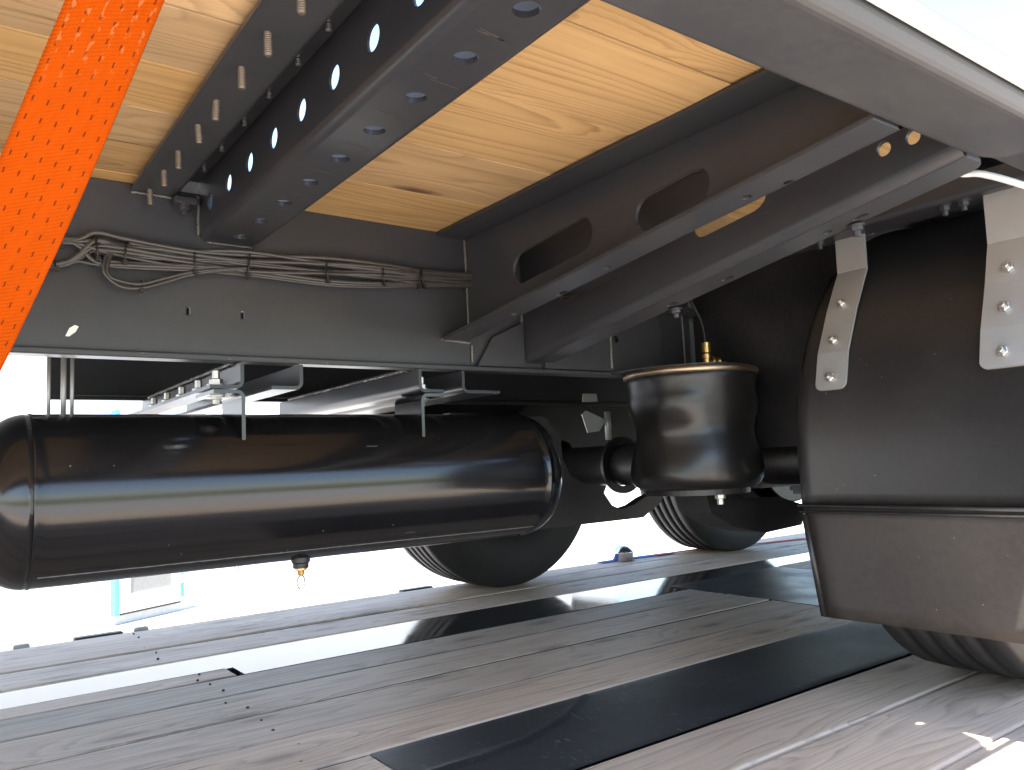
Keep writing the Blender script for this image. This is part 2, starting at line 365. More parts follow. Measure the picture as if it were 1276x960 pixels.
for y0, y1, x0, x1 in PL:
    p = plank(x0, x1, y0 + gap / 2, y1 - gap / 2)
    if y0 > 0.9: MB().box(x0, x1, y1 - gap / 2 + 0.0006, y1 + gap / 2 - 0.0006, -0.03, -0.0030).build('joint_dirt', M['dirt'], fl)
    for xs in (-0.55, 0.50):
        if x0 < xs < x1 and y0 > 0.5:
            for q in (0.27, 0.74): link('screw', screw, M['screw'], p, loc=(xs + random.uniform(-.02, .02), y0 + (y1 - y0) * (q + random.uniform(-.06, .06)), 0.0008), scale=[random.uniform(.6, .9)] * 2 + [1])
# glossy steel strip, second plate, cross plate, far cross planks
m = MB().box(-3.5, 5.9, 1.980, 2.144, -0.05, -0.004); m.build('steel_strip', M['steel'], fl)
m = MB().box(0.600, XE - 0.002, 1.887, 1.978, -0.05, -0.002); m.build('steel_strip', M['steel'], fl)
m = MB().box(XE + 0.004, 2.72, 0.125, 1.976, -0.05, -0.001, 0.002); m.build('cross_plate', paint('cross plate steel', (0.04, 0.039, 0.039), 0.38, 0, 0.3, 0.2), fl)
y = 0.125
for i in range(12):
    x0 = 2.726 + i * 0.18
    o = MB().box(x0, x0 + 0.177, 0.125, 1.976, -0.05, 0.0, 0.004).build('plank', M['plank'], fl)
# scuffed dark mat with a crease
k = NT('scuffed steel plate'); v = k.coords()
n1 = k.noise(v, 7.0, 5); sc = k.coords((60, 14, 1)); sc = k.ramp(k.noise(sc, 2.5, 4, 0.7), [(0.60, 0.0), (0.70, 1.0)])
spk = k.ramp(k.noise(v, 130.0, 2), [(0.68, 0.0), (0.76, 1.0)])
msk = k.math('MULTIPLY', k.math('MAXIMUM', spk, sc), k.ramp(n1, [(0.42, 0.0), (0.62, 0.9)]))
k.p(Base__Color=k.mix(msk, k.mix(n1, (0.016, 0.017, 0.019), (0.030, 0.031, 0.032)), (0.24, 0.24, 0.24)), Roughness=k.math('MULTIPLY_ADD', n1, 0.2, 0.42), Normal=k.bump(k.math('MULTIPLY_ADD', n1, 2.0, msk), 0.25, 0.002))
M['mat'] = k.m
nx, ny = 150, 26; vs = []
def crease(x, y):
    # raised fold from (1.02,1.20) bending back to the left end
    pts = [(1.05, 1.215), (0.93, 1.135), (0.80, 1.085), (0.55, 1.07)]; d = 9
    for (ax, ay), (bx, by) in zip(pts, pts[1:]):
        t = max(0, min(1, ((x - ax) * (bx - ax) + (y - ay) * (by - ay)) / ((bx - ax) ** 2 + (by - ay) ** 2)))
        d = min(d, math.hypot(x - ax - t * (bx - ax), y - ay - t * (by - ay)))
    return d
for i in range(nx + 1):
    x = 0.582 + (XE - 0.004 - 0.582) * (i / nx) ** 1.3
    for j in range(ny + 1):
        y = 0.940 + (1.211 - 0.940) * j / ny
        z = 0.0006 + 0.0035 * math.exp(-(crease(x, y) / 0.006) ** 2) + 0.0008 * math.sin(x * 7 + y * 11)
        if i == 0 or j in (0, ny): z = min(z, 0.0) - 0.0006
        vs.append((x - 0.5 * (1.211 - y) * 0.05, y, z))
m = MB(); m.add(vs, [(i * (ny + 1) + j, (i + 1) * (ny + 1) + j, (i + 1) * (ny + 1) + j + 1, i * (ny + 1) + j + 1) for i in range(nx) for j in range(ny)], True)
m.build('wear_plate', M['mat'], fl)
m = MB().box(0.59, XE - 0.004, 0.942, 1.209, -0.05, -0.012); m.build('plate_bed', M['black'], fl)
# stake pockets on the far edge
for x in (0.36, 1.43, 3.4):
    m = MB().box(x, x + 0.13, 2.664, 2.70, -0.10, 0.002, 0.003); m.build('stake_pocket', M['black'], fl)
for x in (0.21, 0.52):
    m = MB().box(x, x + 0.04, 2.664, 2.69, -0.06, 0.006, 0.003); m.build('edge_fitting', M['galv'], fl)
m = MB().box(-3.5, 6.0, 2.663, 2.68, -0.16, -0.012); m.build('edge_rail', M['frame'], fl)

# loose things on the floor
m = MB(); m.lathe([(0.044, 0.0), (0.0455, 0.002), (0.0455, 0.034), (0.047, 0.036), (0.047, 0.040), (0.044, 0.044), (0.028, 0.060), (0.014, 0.067), (0.0001, 0.069)], (2.50, 2.61, 0.0), (0, 0, 1), 28)
tag(m.build('metal_cap', M['chrome']), 'small shiny dome shaped metal cap standing on the far planks', 'cap')
def ribbon(name, pts, wid, mat, label, cat, t=0.002):
    P2 = smoothpath(pts, 8); mb = MB(); vs = []
    for i, p in enumerate(P2):
        d = (P2[min(i + 1, len(P2) - 1)] - P2[max(i - 1, 0)]).normalized(); s = Vector((-d.y, d.x, 0)).normalized() * wid / 2
        vs += [p - s, p + s, p + s + Vector((0, 0, t)), p - s + Vector((0, 0, t))]
    n = len(P2); mb.add(vs, [(i * 4 + q, i * 4 + (q + 1) % 4, i * 4 + 4 + (q + 1) % 4, i * 4 + 4 + q) for i in range(n - 1) for q in range(4)] + [(0, 1, 2, 3), (n * 4 - 4, n * 4 - 3, n * 4 - 2, n * 4 - 1)])
    return tag(mb.build(name, mat), label, cat)
ribbon('blue_strap', [(2.38, 2.63, 0.002), (2.55, 2.635, 0.001), (2.80, 2.61, 0.002)], 0.055, M['bluecloth'], 'flat blue strap lying beside the shiny cap', 'strap')
ribbon('red_strap', [(2.70, 2.60, 0.004), (2.95, 2.58, 0.006), (3.3, 2.50, 0.004), (3.7, 2.42, 0.004)], 0.03, M['red'], 'thin red strap lying on the far planks', 'strap')

# ================================================================== TRAILER
T = empty('trailer', (1.6, 1.63, 0.0))
tag(T, 'dark grey trailer chassis seen from below with tank and mudguard', 'trailer')
YB = 1.283; ZD = 0.90
# deck cover above everything (open above the square channel)
for a in ((-3.2, 0.376, 0.406, 2.88), (0.440, 4.6, 0.406, 2.88), (0.3765, 0.4395, 1.345, 2.88), (0.3765, 0.4395, 0.406, 0.46)):
    MB().box(a[0], a[1], a[2], a[3], 0.931, 0.938).build('deck_plate', M['frame'], T)
# deck boards
for y0, y1 in ((0.413, 0.525), (0.525, 0.645), (0.645, 0.765), (0.765, 0.885), (0.885, 1.006), (1.006, 1.126), (1.126, 1.246), (1.246, 1.366)):
    plank(-3.0, 0.302, y0 + 0.0010, y1 - 0.0010, ZD, 'pine', T, 'deck_board', 0.029, False)
for y0, y1 in ((0.413, 0.583), (0.583, 0.757), (0.757, 0.934), (0.934, 1.110), (1.110, 1.284)):
    plank(0.442, 1.328, y0 + 0.0010, y1 - 0.0010, ZD, 'pine', T, 'deck_board', 0.029, False)

# chassis beams
def beam(yf, x0, x1, holes, back):
    web = MB().plate([[(x0, 0.642), (x1, 0.642), (x1, ZD), (x0, ZD)]] + holes, lambda u, v, w: (u, yf + w * back, v), 0.009)
    o = web.build('chassis_beam', M['frame'], T)
    return o
sq = lambda u, v, a, b: [(u - a, v - b), (u + a, v - b), (u + a, v + b), (u - a, v + b)]
bm1 = beam(YB, -3.2, 4.6, [sq(0.327, 0.709, 0.0032, 0.0062), sq(0.412, 0.709, 0.0032, 0.0062)], 1)
bm1['label'] = 'long grey chassis beam behind the cable bundle'
MB().box(-3.2, 4.6, YB - 0.012, YB + 0.022, 0.631, 0.6405, 0.0012).build('bottom_flange', M['frame'], bm1)
MB().box(-3.2, 4.6, YB + 0.012, YB + 0.085, 0.888, ZD - 0.001).build('top_flange', M['frame'], bm1)
bm2 = beam(1.98, 0.21, 4.6, [], 1)
MB().box(0.21, 4.6, 1.968, 1.992, 0.631, 0.6405).build('bottom_flange', M['frame'], bm2)
# sun fleck on the beam, painted as a thin white plate
MB().plate([[(0.158, 0.659), (0.163, 0.671), (0.170, 0.676), (0.175, 0.674), (0.171, 0.666), (0.163, 0.659)]], lambda u, v, w: (u, YB - 0.0008 - w, v), 0.0006).build('sun_fleck', M['white'], bm1)

# square channel with pin holes, open at the top
X0, X1, ZT = 0.344, 0.436, 0.822
HY = [0.487 + 0.0925 * i for i in range(9)]
sl = MB(); t = 0.006
Y0, Y1 = 0.40, YB - 0.001
R = 0.012
hole_b = [circ(y, 0.392, 0.0122, 22) for y in HY]; hole_s = [circ(y - 0.004, 0.870, 0.0135, 24) for y in HY]
sl.plate([[(Y0, X0 + R), (Y1, X0 + R), (Y1, X1 - R), (Y0, X1 - R)]] + hole_b, lambda u, v, w: (v, u, ZT + w), t)
sl.plate([[(Y0, ZT + R), (Y1, ZT + R), (Y1, 0.9305), (Y0, 0.9305)]] + hole_s, lambda u, v, w: (X0 + w, u, v), 0.003)
sl.plate([[(Y0, ZT + R), (Y1, ZT + R), (Y1, 0.9305), (Y0, 0.9305)]], lambda u, v, w: (X1 - w, u, v), t)
for sgn, cx in ((-1, X0 + R), (1, X1 - R)):
    ring = []
    for rr in (R, R - t):
        ring.append([(cx + sgn * rr * math.sin(PI / 2 * q / 6), ZT + R - rr * math.cos(PI / 2 * q / 6)) for q in range(7)])
    vs = [(x, y, z) for y in (Y0, Y1) for lp in ring for x, z in lp]
    fs = [(q, q + 1, 14 + q + 1, 14 + q) for q in range(6)] + [(7 + q, 7 + q + 1, 21 + q + 1, 21 + q) for q in range(6)]
    sl.add(vs, fs, True)
chan = sl.build('socket_beam', M['frame2'], T); chan['label'] = 'square dark beam with a row of round pin holes'
M['scratch'] = metal('scraped steel', (0.30, 0.27, 0.24), 0.5)
for i, y in enumerate(HY[:7]):
    yy = y + 0.046; m = MB()
    for q in range(random.randint(2, 3)):
        o = random.uniform(-0.004, 0.004); a = X0 + 0.022 + random.uniform(0, 0.02); l = random.uniform(0.018, 0.038)
        m.add([(a, yy + o - 0.0006, ZT - 0.0004), (a + l, yy + o - 0.0012 + 0.004, ZT - 0.0004), (a + l * 0.9, yy + o + 0.0045, ZT - 0.0004), (a + 0.003, yy + o + 0.0010, ZT - 0.0004)], [(0, 1, 2, 3)])
    m.build('scratch', M['scratch'], chan)
weld([(X0 - 0.002, YB - 0.003, 0.895), (X0 - 0.002, YB - 0.003, ZT + 0.01)], 0.0022, chan)
weld([(X0 + 0.01, YB - 0.003, ZT), (X1 - 0.01, YB - 0.003, ZT)], 0.0018, chan)
# bolt angle along the left boards
ang = MB().strip(bend((0.243, 0.8905), (0.308, 0.8905), (0.308, 0.928), 0.006), 0.006, 0.40, YB - 0.002)
ang = ang.build('deck_angle', M['frame'], T)
MB().box(0.309, 0.343, 0.40, YB - 0.002, 0.918, 0.930).build('filler_strip', M['frame2'], ang)
th = MB(); zz = 0.0; pr = [(0.0001, 0)]
while zz < 0.023: pr += [(0.0044, zz), (0.0036, zz + 0.0011)]; zz += 0.0022
pr += [(0.003, zz), (0.0001, zz)]
th.lathe(pr, (0, 0, 0), (0, 0, -1), 12, False)
th = th.mesh('deck_screw')
for i, y in enumerate((0.50, 0.575, 0.655, 0.743, 0.825, 0.917, 0.995, 1.092, 1.172, 1.262)):
    q = Vector((random.uniform(-.05, .05), random.uniform(-.05, .05), 1)).to_track_quat('Z', 'Y')
    link('deck_screw', th, M['thread'], ang, loc=(0.266, y, 0.888), rot=q)
stub = MB().lathe([(0.0001, 0), (0.004, 0), (0.0035, 0.006), (0.0001, 0.007)], (0, 0, 0), (0, 0, -1), 10, False).mesh('leak_dot')  # bright metal heads standing in for light leaking through small holes
for y in (0.66, 0.745, 0.83, 0.925, 1.02, 1.12, 1.21): link('leak_dot', stub, M['bright'], ang, loc=(0.332, y, 0.9175))
weld([(0.243, YB - 0.003, 0.886), (0.305, YB - 0.003, 0.886)], 0.002, ang)
m = MB().box(0.300, 0.336, YB - 0.03, YB - 0.004, 0.872, 0.884, 0.002); m.build('spacer', M['frame'], ang)
hx = hexmesh('hex_nut', 0.0085, 0.007, 0.0045, 0.006)
link('hex_nut', hx, M['frame'], ang, loc=(0.318, YB - 0.018, 0.870), rot=quat((0, 0, -1)))

# outriggers -------------------------------------------------------
YO = 0.4125
def outrigger(xw, zb0, slope, dirx, slots, holes, fl_w, flange_holes, lab):
    """web at x = xw, lower edge zb0 at the beam rising by slope per metre outward; flange towards dirx"""
    zb = lambda y: zb0 + slope * (YB - y)
    r = 0.014
    prof = [(YO, zb(YO) + r), (YB - 0.001, zb(YB) + r), (YB - 0.001, ZD - 0.002), (YO, ZD - 0.002)]
    web = MB().plate([prof] + slots + holes, lambda u, v, w: (xw + w, u, v), 0.006)
    o = web.build('outrigger', M['frame'], T); o['label'] = lab
    f = MB()
    fh = [circ(a, b, 0.0065, 16) if len(c) == 0 else slot(a - 0.012, a + 0.012, b, 0.011) for a, b, *c in flange_holes]
    e = xw + (0.006 if dirx < 0 else 0.0)
    inner = e + dirx * r; outer = e + dirx * fl_w
    # flange sheet: u = y, v = x ; outer end rounded
    lo, hi = (min(inner, outer), max(inner, outer)); rc = 0.001 if dirx < 0 else 0.02
    end = [(YO, lo)] if dirx > 0 else []
    loop = [(YB - 0.001, lo), (YB - 0.001, hi)]
    if dirx > 0: loop += [(YO + rc - rc * math.sin(PI / 2 * q / 6), hi - rc + rc * math.cos(PI / 2 * q / 6)) for q in range(7)] + [(YO, lo)]
    else: loop += [(YO, hi)] + [(YO + rc - rc * math.cos(PI / 2 * q / 6), lo + rc - rc * math.sin(PI / 2 * q / 6)) for q in range(7)]
    f.plate([loop] + fh, lambda u, v, w: (v, u, zb(u) + w), 0.006)
    # bend
    vs = []; n = 8
    for y in (YO, YB - 0.001):
        for rr in (r, r - 0.006):
            for q in range(n + 1):
                a = PI / 2 * q / n; vs.append((e + dirx * r - dirx * rr * math.cos(a), y, zb(y) + r - rr * math.sin(a)))
    h = n + 1
    f.add(vs, [(q, q + 1, 2 * h + q + 1, 2 * h + q) for q in range(n)] + [(h + q, h + q + 1, 3 * h + q + 1, 3 * h + q) for q in range(n)], True)
    f.build('bottom_flange', M['frame'], o)
    return o
o2 = outrigger(0.848, 0.688, 0.118, -1,
               [slot(0.913, 1.128, 0.804, 0.056, -0.10), slot(0.676, 0.818, 0.812, 0.052, -0.10)], [],
               0.066, [(0.98, 0.835, 1), (0.86, 0.825), (1.10, 0.826), (0.60, 0.822), (0.55, 0.838)], 'tapered grey outrigger with two long slots next to the pine boards')
MB().box(0.783, 0.847, 0.413, YB - 0.002, 0.891, 0.8985, 0.001).build('top_flange', M['frame'], o2)
weld([(0.846, YB - 0.003, 0.89), (0.849, YB - 0.003, 0.695)], 0.0021, o2)
weld([(0.786, YB - 0.003, 0.690), (0.85, YB - 0.003, 0.686)], 0.0024, o2)
weld([(0.854, YB - 0.003, 0.682), (0.854, YB - 0.003, 0.648)], 0.0022, o2)
o3 = outrigger(0.982, 0.652, 0.160, 1,
               [slot(0.965, 1.16, 0.788, 0.054, -0.14), slot(0.68, 0.825, 0.824, 0.05, -0.14)], [circ(0.504, 0.830, 0.0095, 18), circ(0.466, 0.832, 0.0095, 18)],
               0.068, [(0.80, 1.03, 1), (0.92, 1.03, 1), (0.62, 1.03), (0.57, 1.03, 1)], 'tapered grey outrigger with rounded lower edge nearest the mudguard')
MB().box(0.990, 1.055, 0.413, YB - 0.002, 0.891, 0.8985, 0.001).build('top_flange', M['frame'], o3)
weld([(0.979, YB - 0.003, 0.76), (0.979, YB - 0.003, 0.652)], 0.0023, o3)
# gusset between the two
m = MB().plate([[(0.862, 0.642), (0.90, 0.700), (0.978, 0.735), (0.978, 0.642)]], lambda u, v, w: (u, YB - 0.004 - w, v), 0.006); gu = m.build('gusset', M['frame'], T)
m = MB().plate([[(1.03, 0.642), (1.03, 0.70), (1.20, 0.80), (1.36, 0.80), (1.385, 0.74), (1.375, 0.69), (1.385, 0.642)], circ(1.235, 0.715, 0.008)], lambda u, v, w: (u, YB - 0.004 - w, v), 0.008); hang = m.build('hanger_plate', M['frame'], T)
weld([(1.215, YB - 0.014, 0.735), (1.215, YB - 0.014, 0.648)], 0.0025, hang); weld([(1.465, YB - 0.003, 0.79), (1.468, YB - 0.003, 0.648)], 0.0025, hang)
blt = hexmesh('bolt', 0.0085, 0.007, 0.0048, 0.008)
link('bolt', blt, M['frame'], o3, loc=(1.045, 0.585, 0.652 + 0.16 * 0.698 - 0.004), rot=quat((0.1, 0, -1)))
link('bolt', blt, M['frame'], o3, loc=(1.05, 0.93, 0.652 + 0.16 * 0.353 - 0.004), rot=quat((0.1, 0, -1)))

# side rail -------------------------------------------------------------
sec = []
yo, yi, zb_, zt_ = 0.309, 0.411, 0.790, 0.912
for q in range(9): a = PI / 2 * q / 8; sec.append((yo + 0.022 - 0.022 * math.sin(a), zb_ + 0.022 - 0.022 * math.cos(a)))
sec = sec[::-1]
for q in range(5): a = PI / 2 * q / 4; sec.append((yi - 0.008 + 0.008 * math.sin(a), zb_ + 0.008 - 0.008 * math.cos(a)))
sec += [(yi, zt_), (yi - 0.012, zt_), (yo, 0.832)]
vs = []; n = len(sec); XS = [-3.2] + [0.965 + 0.075 * math.sin(PI / 2 * q / 8) for q in range(9)]
for i, x in enumerate(XS):
    sh = 0.0 if i == 0 else 1 - math.sqrt(max(0.0, 1 - ((i - 1) / 8) ** 2)) if False else 0.0
    c = 0.0 if i == 0 else (1 - math.cos(PI / 2 * (i - 1) / 8)) * 0.045
    for y, z in sec:
        yy = max(y, yo + c) if y < 0.36 else min(y, yi - c * 0.8); vs.append((x, yy, z))
rail = MB(); rail.add(vs, [(i * n + q, i * n + (q + 1) % n, (i + 1) * n + (q + 1) % n, (i + 1) * n + q) for i in range(len(XS) - 1) for q in range(n)], False)
rail.add([vs[(len(XS) - 1) * n + q] for q in range(n)], [tuple(range(n))])
rail = rail.build('side_rail', paint('side rail paint', (0.040, 0.041, 0.045), 0.40, 0.0, 0.10, 0.1), T); rail['label'] = 'grey side rail along the near edge of the deck'
MB().box(-3.2, 4.6, 0.300, 0.3075, 0.801, 0.822, 0.002).build('edge_trim', plain('pale edge trim', (0.55, 0.54, 0.52), 0.45), rail)

# cross angles under the beam, tank brackets ---------------------------
def lcross(x, foot, y0=YB - 0.014, y1=1.985, zf=0.590):
    o = MB().strip(bend((x, 0.6295), (x, zf), (x + foot, zf), 0.010), 0.006, y0, y1).build('cross_angle', M['frame2'], T)
    return o
L1 = lcross(0.405, -0.050); L2 = lcross(0.503, -0.050); L3 = lcross(0.730, 0.050); L4 = lcross(0.824, 0.085)
tb = hexmesh('bolt', 0.0105, 0.009, 0.006, 0.014)
def tank_bracket(L, xv, xf, px):
    b = MB().strip(bend((xf, 0.5815), (xv, 0.5815), (xv, 0.478), 0.010), 0.006, YB - 0.022, YB + 0.080).build('tank_bracket', M['tank'], T)
    link('bolt', tb, M['bright'], b, loc=(px, YB + 0.010, 0.5955), rot=quat((0, 0, 1)))
    link('bolt', tb, M['bright'], b, loc=(px, YB + 0.010, 0.576), rot=quat((0, 0, -1)), scale=(1, 1, 0.55))
    weld([(xv, YB - 0.022, 0.487), (xv, YB - 0.026, 0.480)], 0.003, b)
    return b
tank_bracket(L1, 0.404, 0.358, 0.371); tank_bracket(L3, 0.729, 0.775, 0.745)
for i in range(4):
    yy = 1.42 + 0.11 * i; link('bolt', tb, M['black'], L1, loc=(0.378, yy, 0.594), rot=quat((0, 0, 1)))
weld([(0.399, YB + 0.02, 0.631), (0.399, 1.9, 0.631)], 0.003, L1)
weld([(0.720, YB + 0.02, 0.631), (0.720, 1.9, 0.631)], 0.003, L3)
# hanging rods by the left end of the tank
for x, r in ((0.152, 0.0028), (0.172, 0.0042), (0.184, 0.003)):
    MB().tube([(x, 1.41, 0.66), (x, 1.41, 0.53)], r, 10).build('support_rod', M['galv'], T)

# air tank ---------------------------------------------------------------
TY, TZ, TR, TX0, TX1 = 1.36, 0.4265, 0.1263, 0.118, 1.003
prof = []
for q in range(15): a = PI / 2 * q / 14; prof.append((max(1e-4, TR * math.sin(a) ** 0.72 if q else 1e-4), TX0 - 0.070 * math.cos(a)))
prof += [(TR, TX0 - 0.001), (TR + 0.0012, TX0 + 0.001), (TR + 0.0012, TX0 + 0.004), (TR, TX0 + 0.006)]
for q in range(24): prof.append((TR + 0.00018 * math.sin(q * 1.9), TX0 + 0.02 + (TX1 - TX0 - 0.04) * q / 23))
prof += [(TR, TX1 - 0.006), (TR + 0.0012, TX1 - 0.004), (TR + 0.0012, TX1 - 0.001), (TR, TX1 + 0.001)]
for q in range(15): a = PI / 2 * (1 - q / 14); prof.append((max(1e-4, TR * math.sin(a) ** 0.72 if q < 14 else 1e-4), TX1 + 0.070 * math.cos(a)))
tank = MB().lathe(prof, (0, TY, TZ), (1, 0, 0), 96).build('air_tank', M['tank'], T)
tank['label'] = 'long black glossy air tank hung below the beam'
a = math.radians(236)
weld([(TX0 + 0.01, TY + (TR + .0002) * math.cos(a), TZ + (TR + .0002) * math.sin(a)), (TX1 - 0.01, TY + (TR + .0002) * math.cos(a), TZ + (TR + .0002) * math.sin(a))], 0.0009, tank, 0.02)
dv = MB(); bx, by, bz = 0.522, 1.335, TZ - TR + 0.004
dv.lathe([(0.016, 0.002), (0.016, -0.006), (0.0135, -0.008), (0.0135, -0.016), (0.0001, -0.016)], (bx, by, bz), (0, 0, 1), 24, False)
dv = dv.build('drain_valve', M['black'], tank)
MB().lathe([(0.0001, -0.014), (0.011, -0.014), (0.011, -0.019), (0.006, -0.021), (0.005, -0.028), (0.0001, -0.028)], (bx, by, bz), (0, 0, 1), 20, False).build('brass_stem', M['brass'], dv)
MB().tube([(bx + 0.008 * math.cos(t), by + 0.003 * math.cos(t), bz - 0.040 + 0.0115 * math.sin(t)) for t in [2 * PI * q / 28 for q in range(29)]], 0.0011, 8).build('pull_ring', M['bronze'], dv)
MB().tube([(0.432, 1.40, 0.30), (0.430, 1.40, 0.285), (0.433, 1.40, 0.279), (0.437, 1.40, 0.283), (0.437, 1.40, 0.305)], 0.0009, 6).build('wire_hook', M['galv'], tank)
# small sticker scraps
for x, an in ((0.62, 150), (0.70, 226)):
    a = math.radians(an); rr = TR + 0.0006
    MB().box(-0.010, 0.010, -0.0009, 0.0009, -0.0003, 0.0003).build('paint_chip', M['scratch'], tank, loc=(x, TY + rr * math.cos(a), TZ + rr * math.sin(a)), rot=Matrix.Rotation(a - PI / 2, 3, 'X').to_quaternion())

# cables -----------------------------------------------------------------
def pxy(px, py, Y=YB - 0.014):
    """a spot on the face of the beam, given in the photograph's grid"""
    M3 = cam.matrix_world.to_3x3(); d = M3 @ Vector((px - 638, 480 - py, -993)); return Vector((0, 0, 0.45)) + d * (Y / d.y)
cab = MB().tube([pxy(118, 314, YB - 0.010), pxy(240, 326, YB - 0.010), pxy(410, 339, YB - 0.010), pxy(606, 351, YB - 0.008)], 0.004, 10).build('cable_bundle', M['cable'], T)
cab['label'] = 'bundle of thin dark cables tied along the beam'
main = [(120, 310), (160, 316), (240, 325), (310, 331), (410, 339), (480, 344), (525, 347), (606, 351)]
wd = [16, 15, 15, 16, 14, 12, 10, 8]
for c in range(11):
    o = -1 + 2 * c / 10.0; pts = []
    ph = random.uniform(0, 6)
    if c % 3 == 0: pts += [pxy(-90, 296 + c, YB - 0.012), pxy(70, 300 + 3 * o, YB - 0.012), pxy(98, 303 + 5 * o, YB - 0.012)]
    elif c % 3 == 1: pts += [pxy(-60, 336, YB - 0.012), pxy(66, 331 + 2 * o, YB - 0.012), pxy(96, 322 + 4 * o, YB - 0.014)]
    for (x, y), wv in zip(main, wd):
        mixo = o if x in (240, 310, 410, 480, 525) else o
        pts.append(pxy(x, y + wv * (mixo + 0.25 * math.sin(ph + x * 0.02)), YB - 0.012 - 0.006 * abs(math.cos(ph + x * 0.017))))
    if c % 3 == 2: pts = pts[0 if c > 4 else 1:]
    pts.append(pxy(640, 353 + 5 * o, YB - 0.006))
    MB().tube(smoothpath(pts, 7), random.choice((0.0026, 0.0032, 0.0039)), 8).build('cable', M['cable'], cab)
for k2 in range(2):
    d = 5 * k2
    MB().tube(smoothpath([pxy(310, 334, YB - .02), pxy(245, 341 - d * .5, YB - .02), pxy(205, 352 - d, YB - .022), pxy(176, 359 - d, YB - .024), pxy(150, 357 - d * 1.3, YB - .024), pxy(132 + d * .7, 343, YB - .022), pxy(129 + d, 328, YB - .02), pxy(138 + d, 315, YB - .016), pxy(170, 314, YB - .012)], 8), 0.0028, 8).build('cable', M['cable'], cab)
for (x, y, h, tl) in ((76, 301, 8, 0), (69, 331, 6, 3), (121, 311, 17, 3), (156, 316, 15, -2), (243, 327, 17, 2), (310, 331, 17, -3), (408, 339, 16, 2), (478, 344, 14, 2), (523, 347, 13, -4), (527, 347, 13, 3), (597, 350, 13, 0), (176, 357, 7, 0)):
    lp = []
    for q in range(17):
        t = 2 * PI * q / 16; lp.append(pxy(x + tl * math.sin(t) * 0.6, y + h * math.sin(t), YB - 0.012 - 0.0125 * math.cos(t)))
    tie = MB().tube(lp, 0.0013, 6, False)
    p = pxy(x + tl * .3, y + h * 0.7, YB - 0.024); tie.box(p.x - 0.003, p.x + 0.003, p.y - 0.004, p.y + 0.001, p.z - 0.004, p.z + 0.003)
    tie.build('cable_tie', M['tie'], cab)
# cables again behind the slot of the outrigger
for c in range(4):
    MB().tube(smoothpath([(0.90, YB - 0.02, 0.792 - 0.006 * c), (1.00, YB - 0.03, 0.790 - 0.006 * c), (1.08, YB - 0.028, 0.792 - 0.006 * c), (1.18, YB - 0.016, 0.805 - 0.005 * c), (1.6, YB - 0.014, 0.80 - 0.005 * c)], 6), 0.0027, 8).build('cable', M['cable'], cab)

# air spring ----------------------------------------------------------------
def air_spring(xc, yc, lab=None):
    zt = 0.628; prof = [(0.112, 0.0), (0.138, -0.002), (0.1425, -0.008), (0.1415, -0.018), (0.139, -0.030), (0.1395, -0.05), (0.1400, -0.068), (0.1365, -0.088), (0.131, -0.108), (0.128, -0.122), (0.129, -0.14),
                        (0.1355, -0.165), (0.1395, -0.19), (0.1415, -0.212), (0.1405, -0.228), (0.134, -0.240), (0.120, -0.249), (0.09, -0.252)]
    def mod(t, h): return 1 + (0.012 * math.sin(3 * t + 0.6) + 0.018 * math.sin(5 * t + h * 24 + 1.0) + 0.017 * math.sin(4 * t - h * 38) + 0.006 * math.sin(11 * t + h * 15)) * min(1, max(0, (-h - 0.02) / 0.06)) * min(1, max(0, (0.252 + h) / 0.05))
    o = MB().lathe(prof, (xc, yc, zt), (0, 0, 1), 80, True, mod).build('air_spring', M['rubber'], T)
    if lab: o['label'] = lab
    MB().lathe([(0.0001, 0.007), (0.141, 0.007), (0.146, 0.004), (0.1475, -0.001), (0.146, -0.006), (0.142, -0.008), (0.139, -0.006), (0.1, -0.002)], (xc, yc, zt), (0, 0, 1), 72).build('crimp_ring', M['bronze'], o)
    MB().lathe([(0.0001, 0.0), (0.112, 0.0), (0.112, -0.012), (0.0001, -0.012)], (xc, yc, zt - 0.249), (0, 0, 1), 48, False).build('base_plate', M['black'], o)
    return o
AX, AY = 1.362, 1.178
bag = air_spring(AX, AY, 'black rubber air spring with a bronze ring at its top')
MB().plate([[(AX + 0.15 * math.cos(2 * PI * q / 40), AY + 0.118 + 0.05 * math.sin(2 * PI * q / 40) if math.sin(2 * PI * q / 40) > 0 else AY + 0.118 + 0.24 * math.sin(2 * PI * q / 40)) for q in range(40)]], lambda u, v, w: (u, v, 0.6365 + w), 0.004).build('mounting_plate', M['frame'], bag)
fx, fy, fz = 1.420, 1.175, 0.640
el = MB().lathe([(0.011, 0.0), (0.011, 0.016), (0.0085, 0.017), (0.0085, 0.026), (0.0105, 0.027), (0.0105, 0.036), (0.0075, 0.038), (0.0105, 0.040), (0.0105, 0.062), (0.0001, 0.063)], (fx, fy, fz), (0, 0, 1), 18, False)
el.lathe([(0.008, 0.0), (0.008, 0.014), (0.0115, 0.015), (0.0115, 0.024), (0.009, 0.025), (0.0105, 0.031), (0.0001, 0.033)], (fx, fy, fz + 0.020), (1, -0.35, 0), 14, False)
el = el.build('brass_elbow', M['brass'], bag)
MB().tube(smoothpath([(fx, fy, fz + 0.06), (fx - 0.004, fy + 0.005, fz + 0.11), (fx - 0.02, fy + 0.02, fz + 0.17), (fx - 0.02, fy + 0.03, 0.88)], 6), 0.004, 8).build('air_hose', M['tie'], bag)
nut = hexmesh('bolt', 0.011, 0.010, 0.007, 0.012)
link('bolt', nut, M['bright'], bag, loc=(AX - 0.01, AY - 0.07, 0.366), rot=quat((0, 0, -1)))
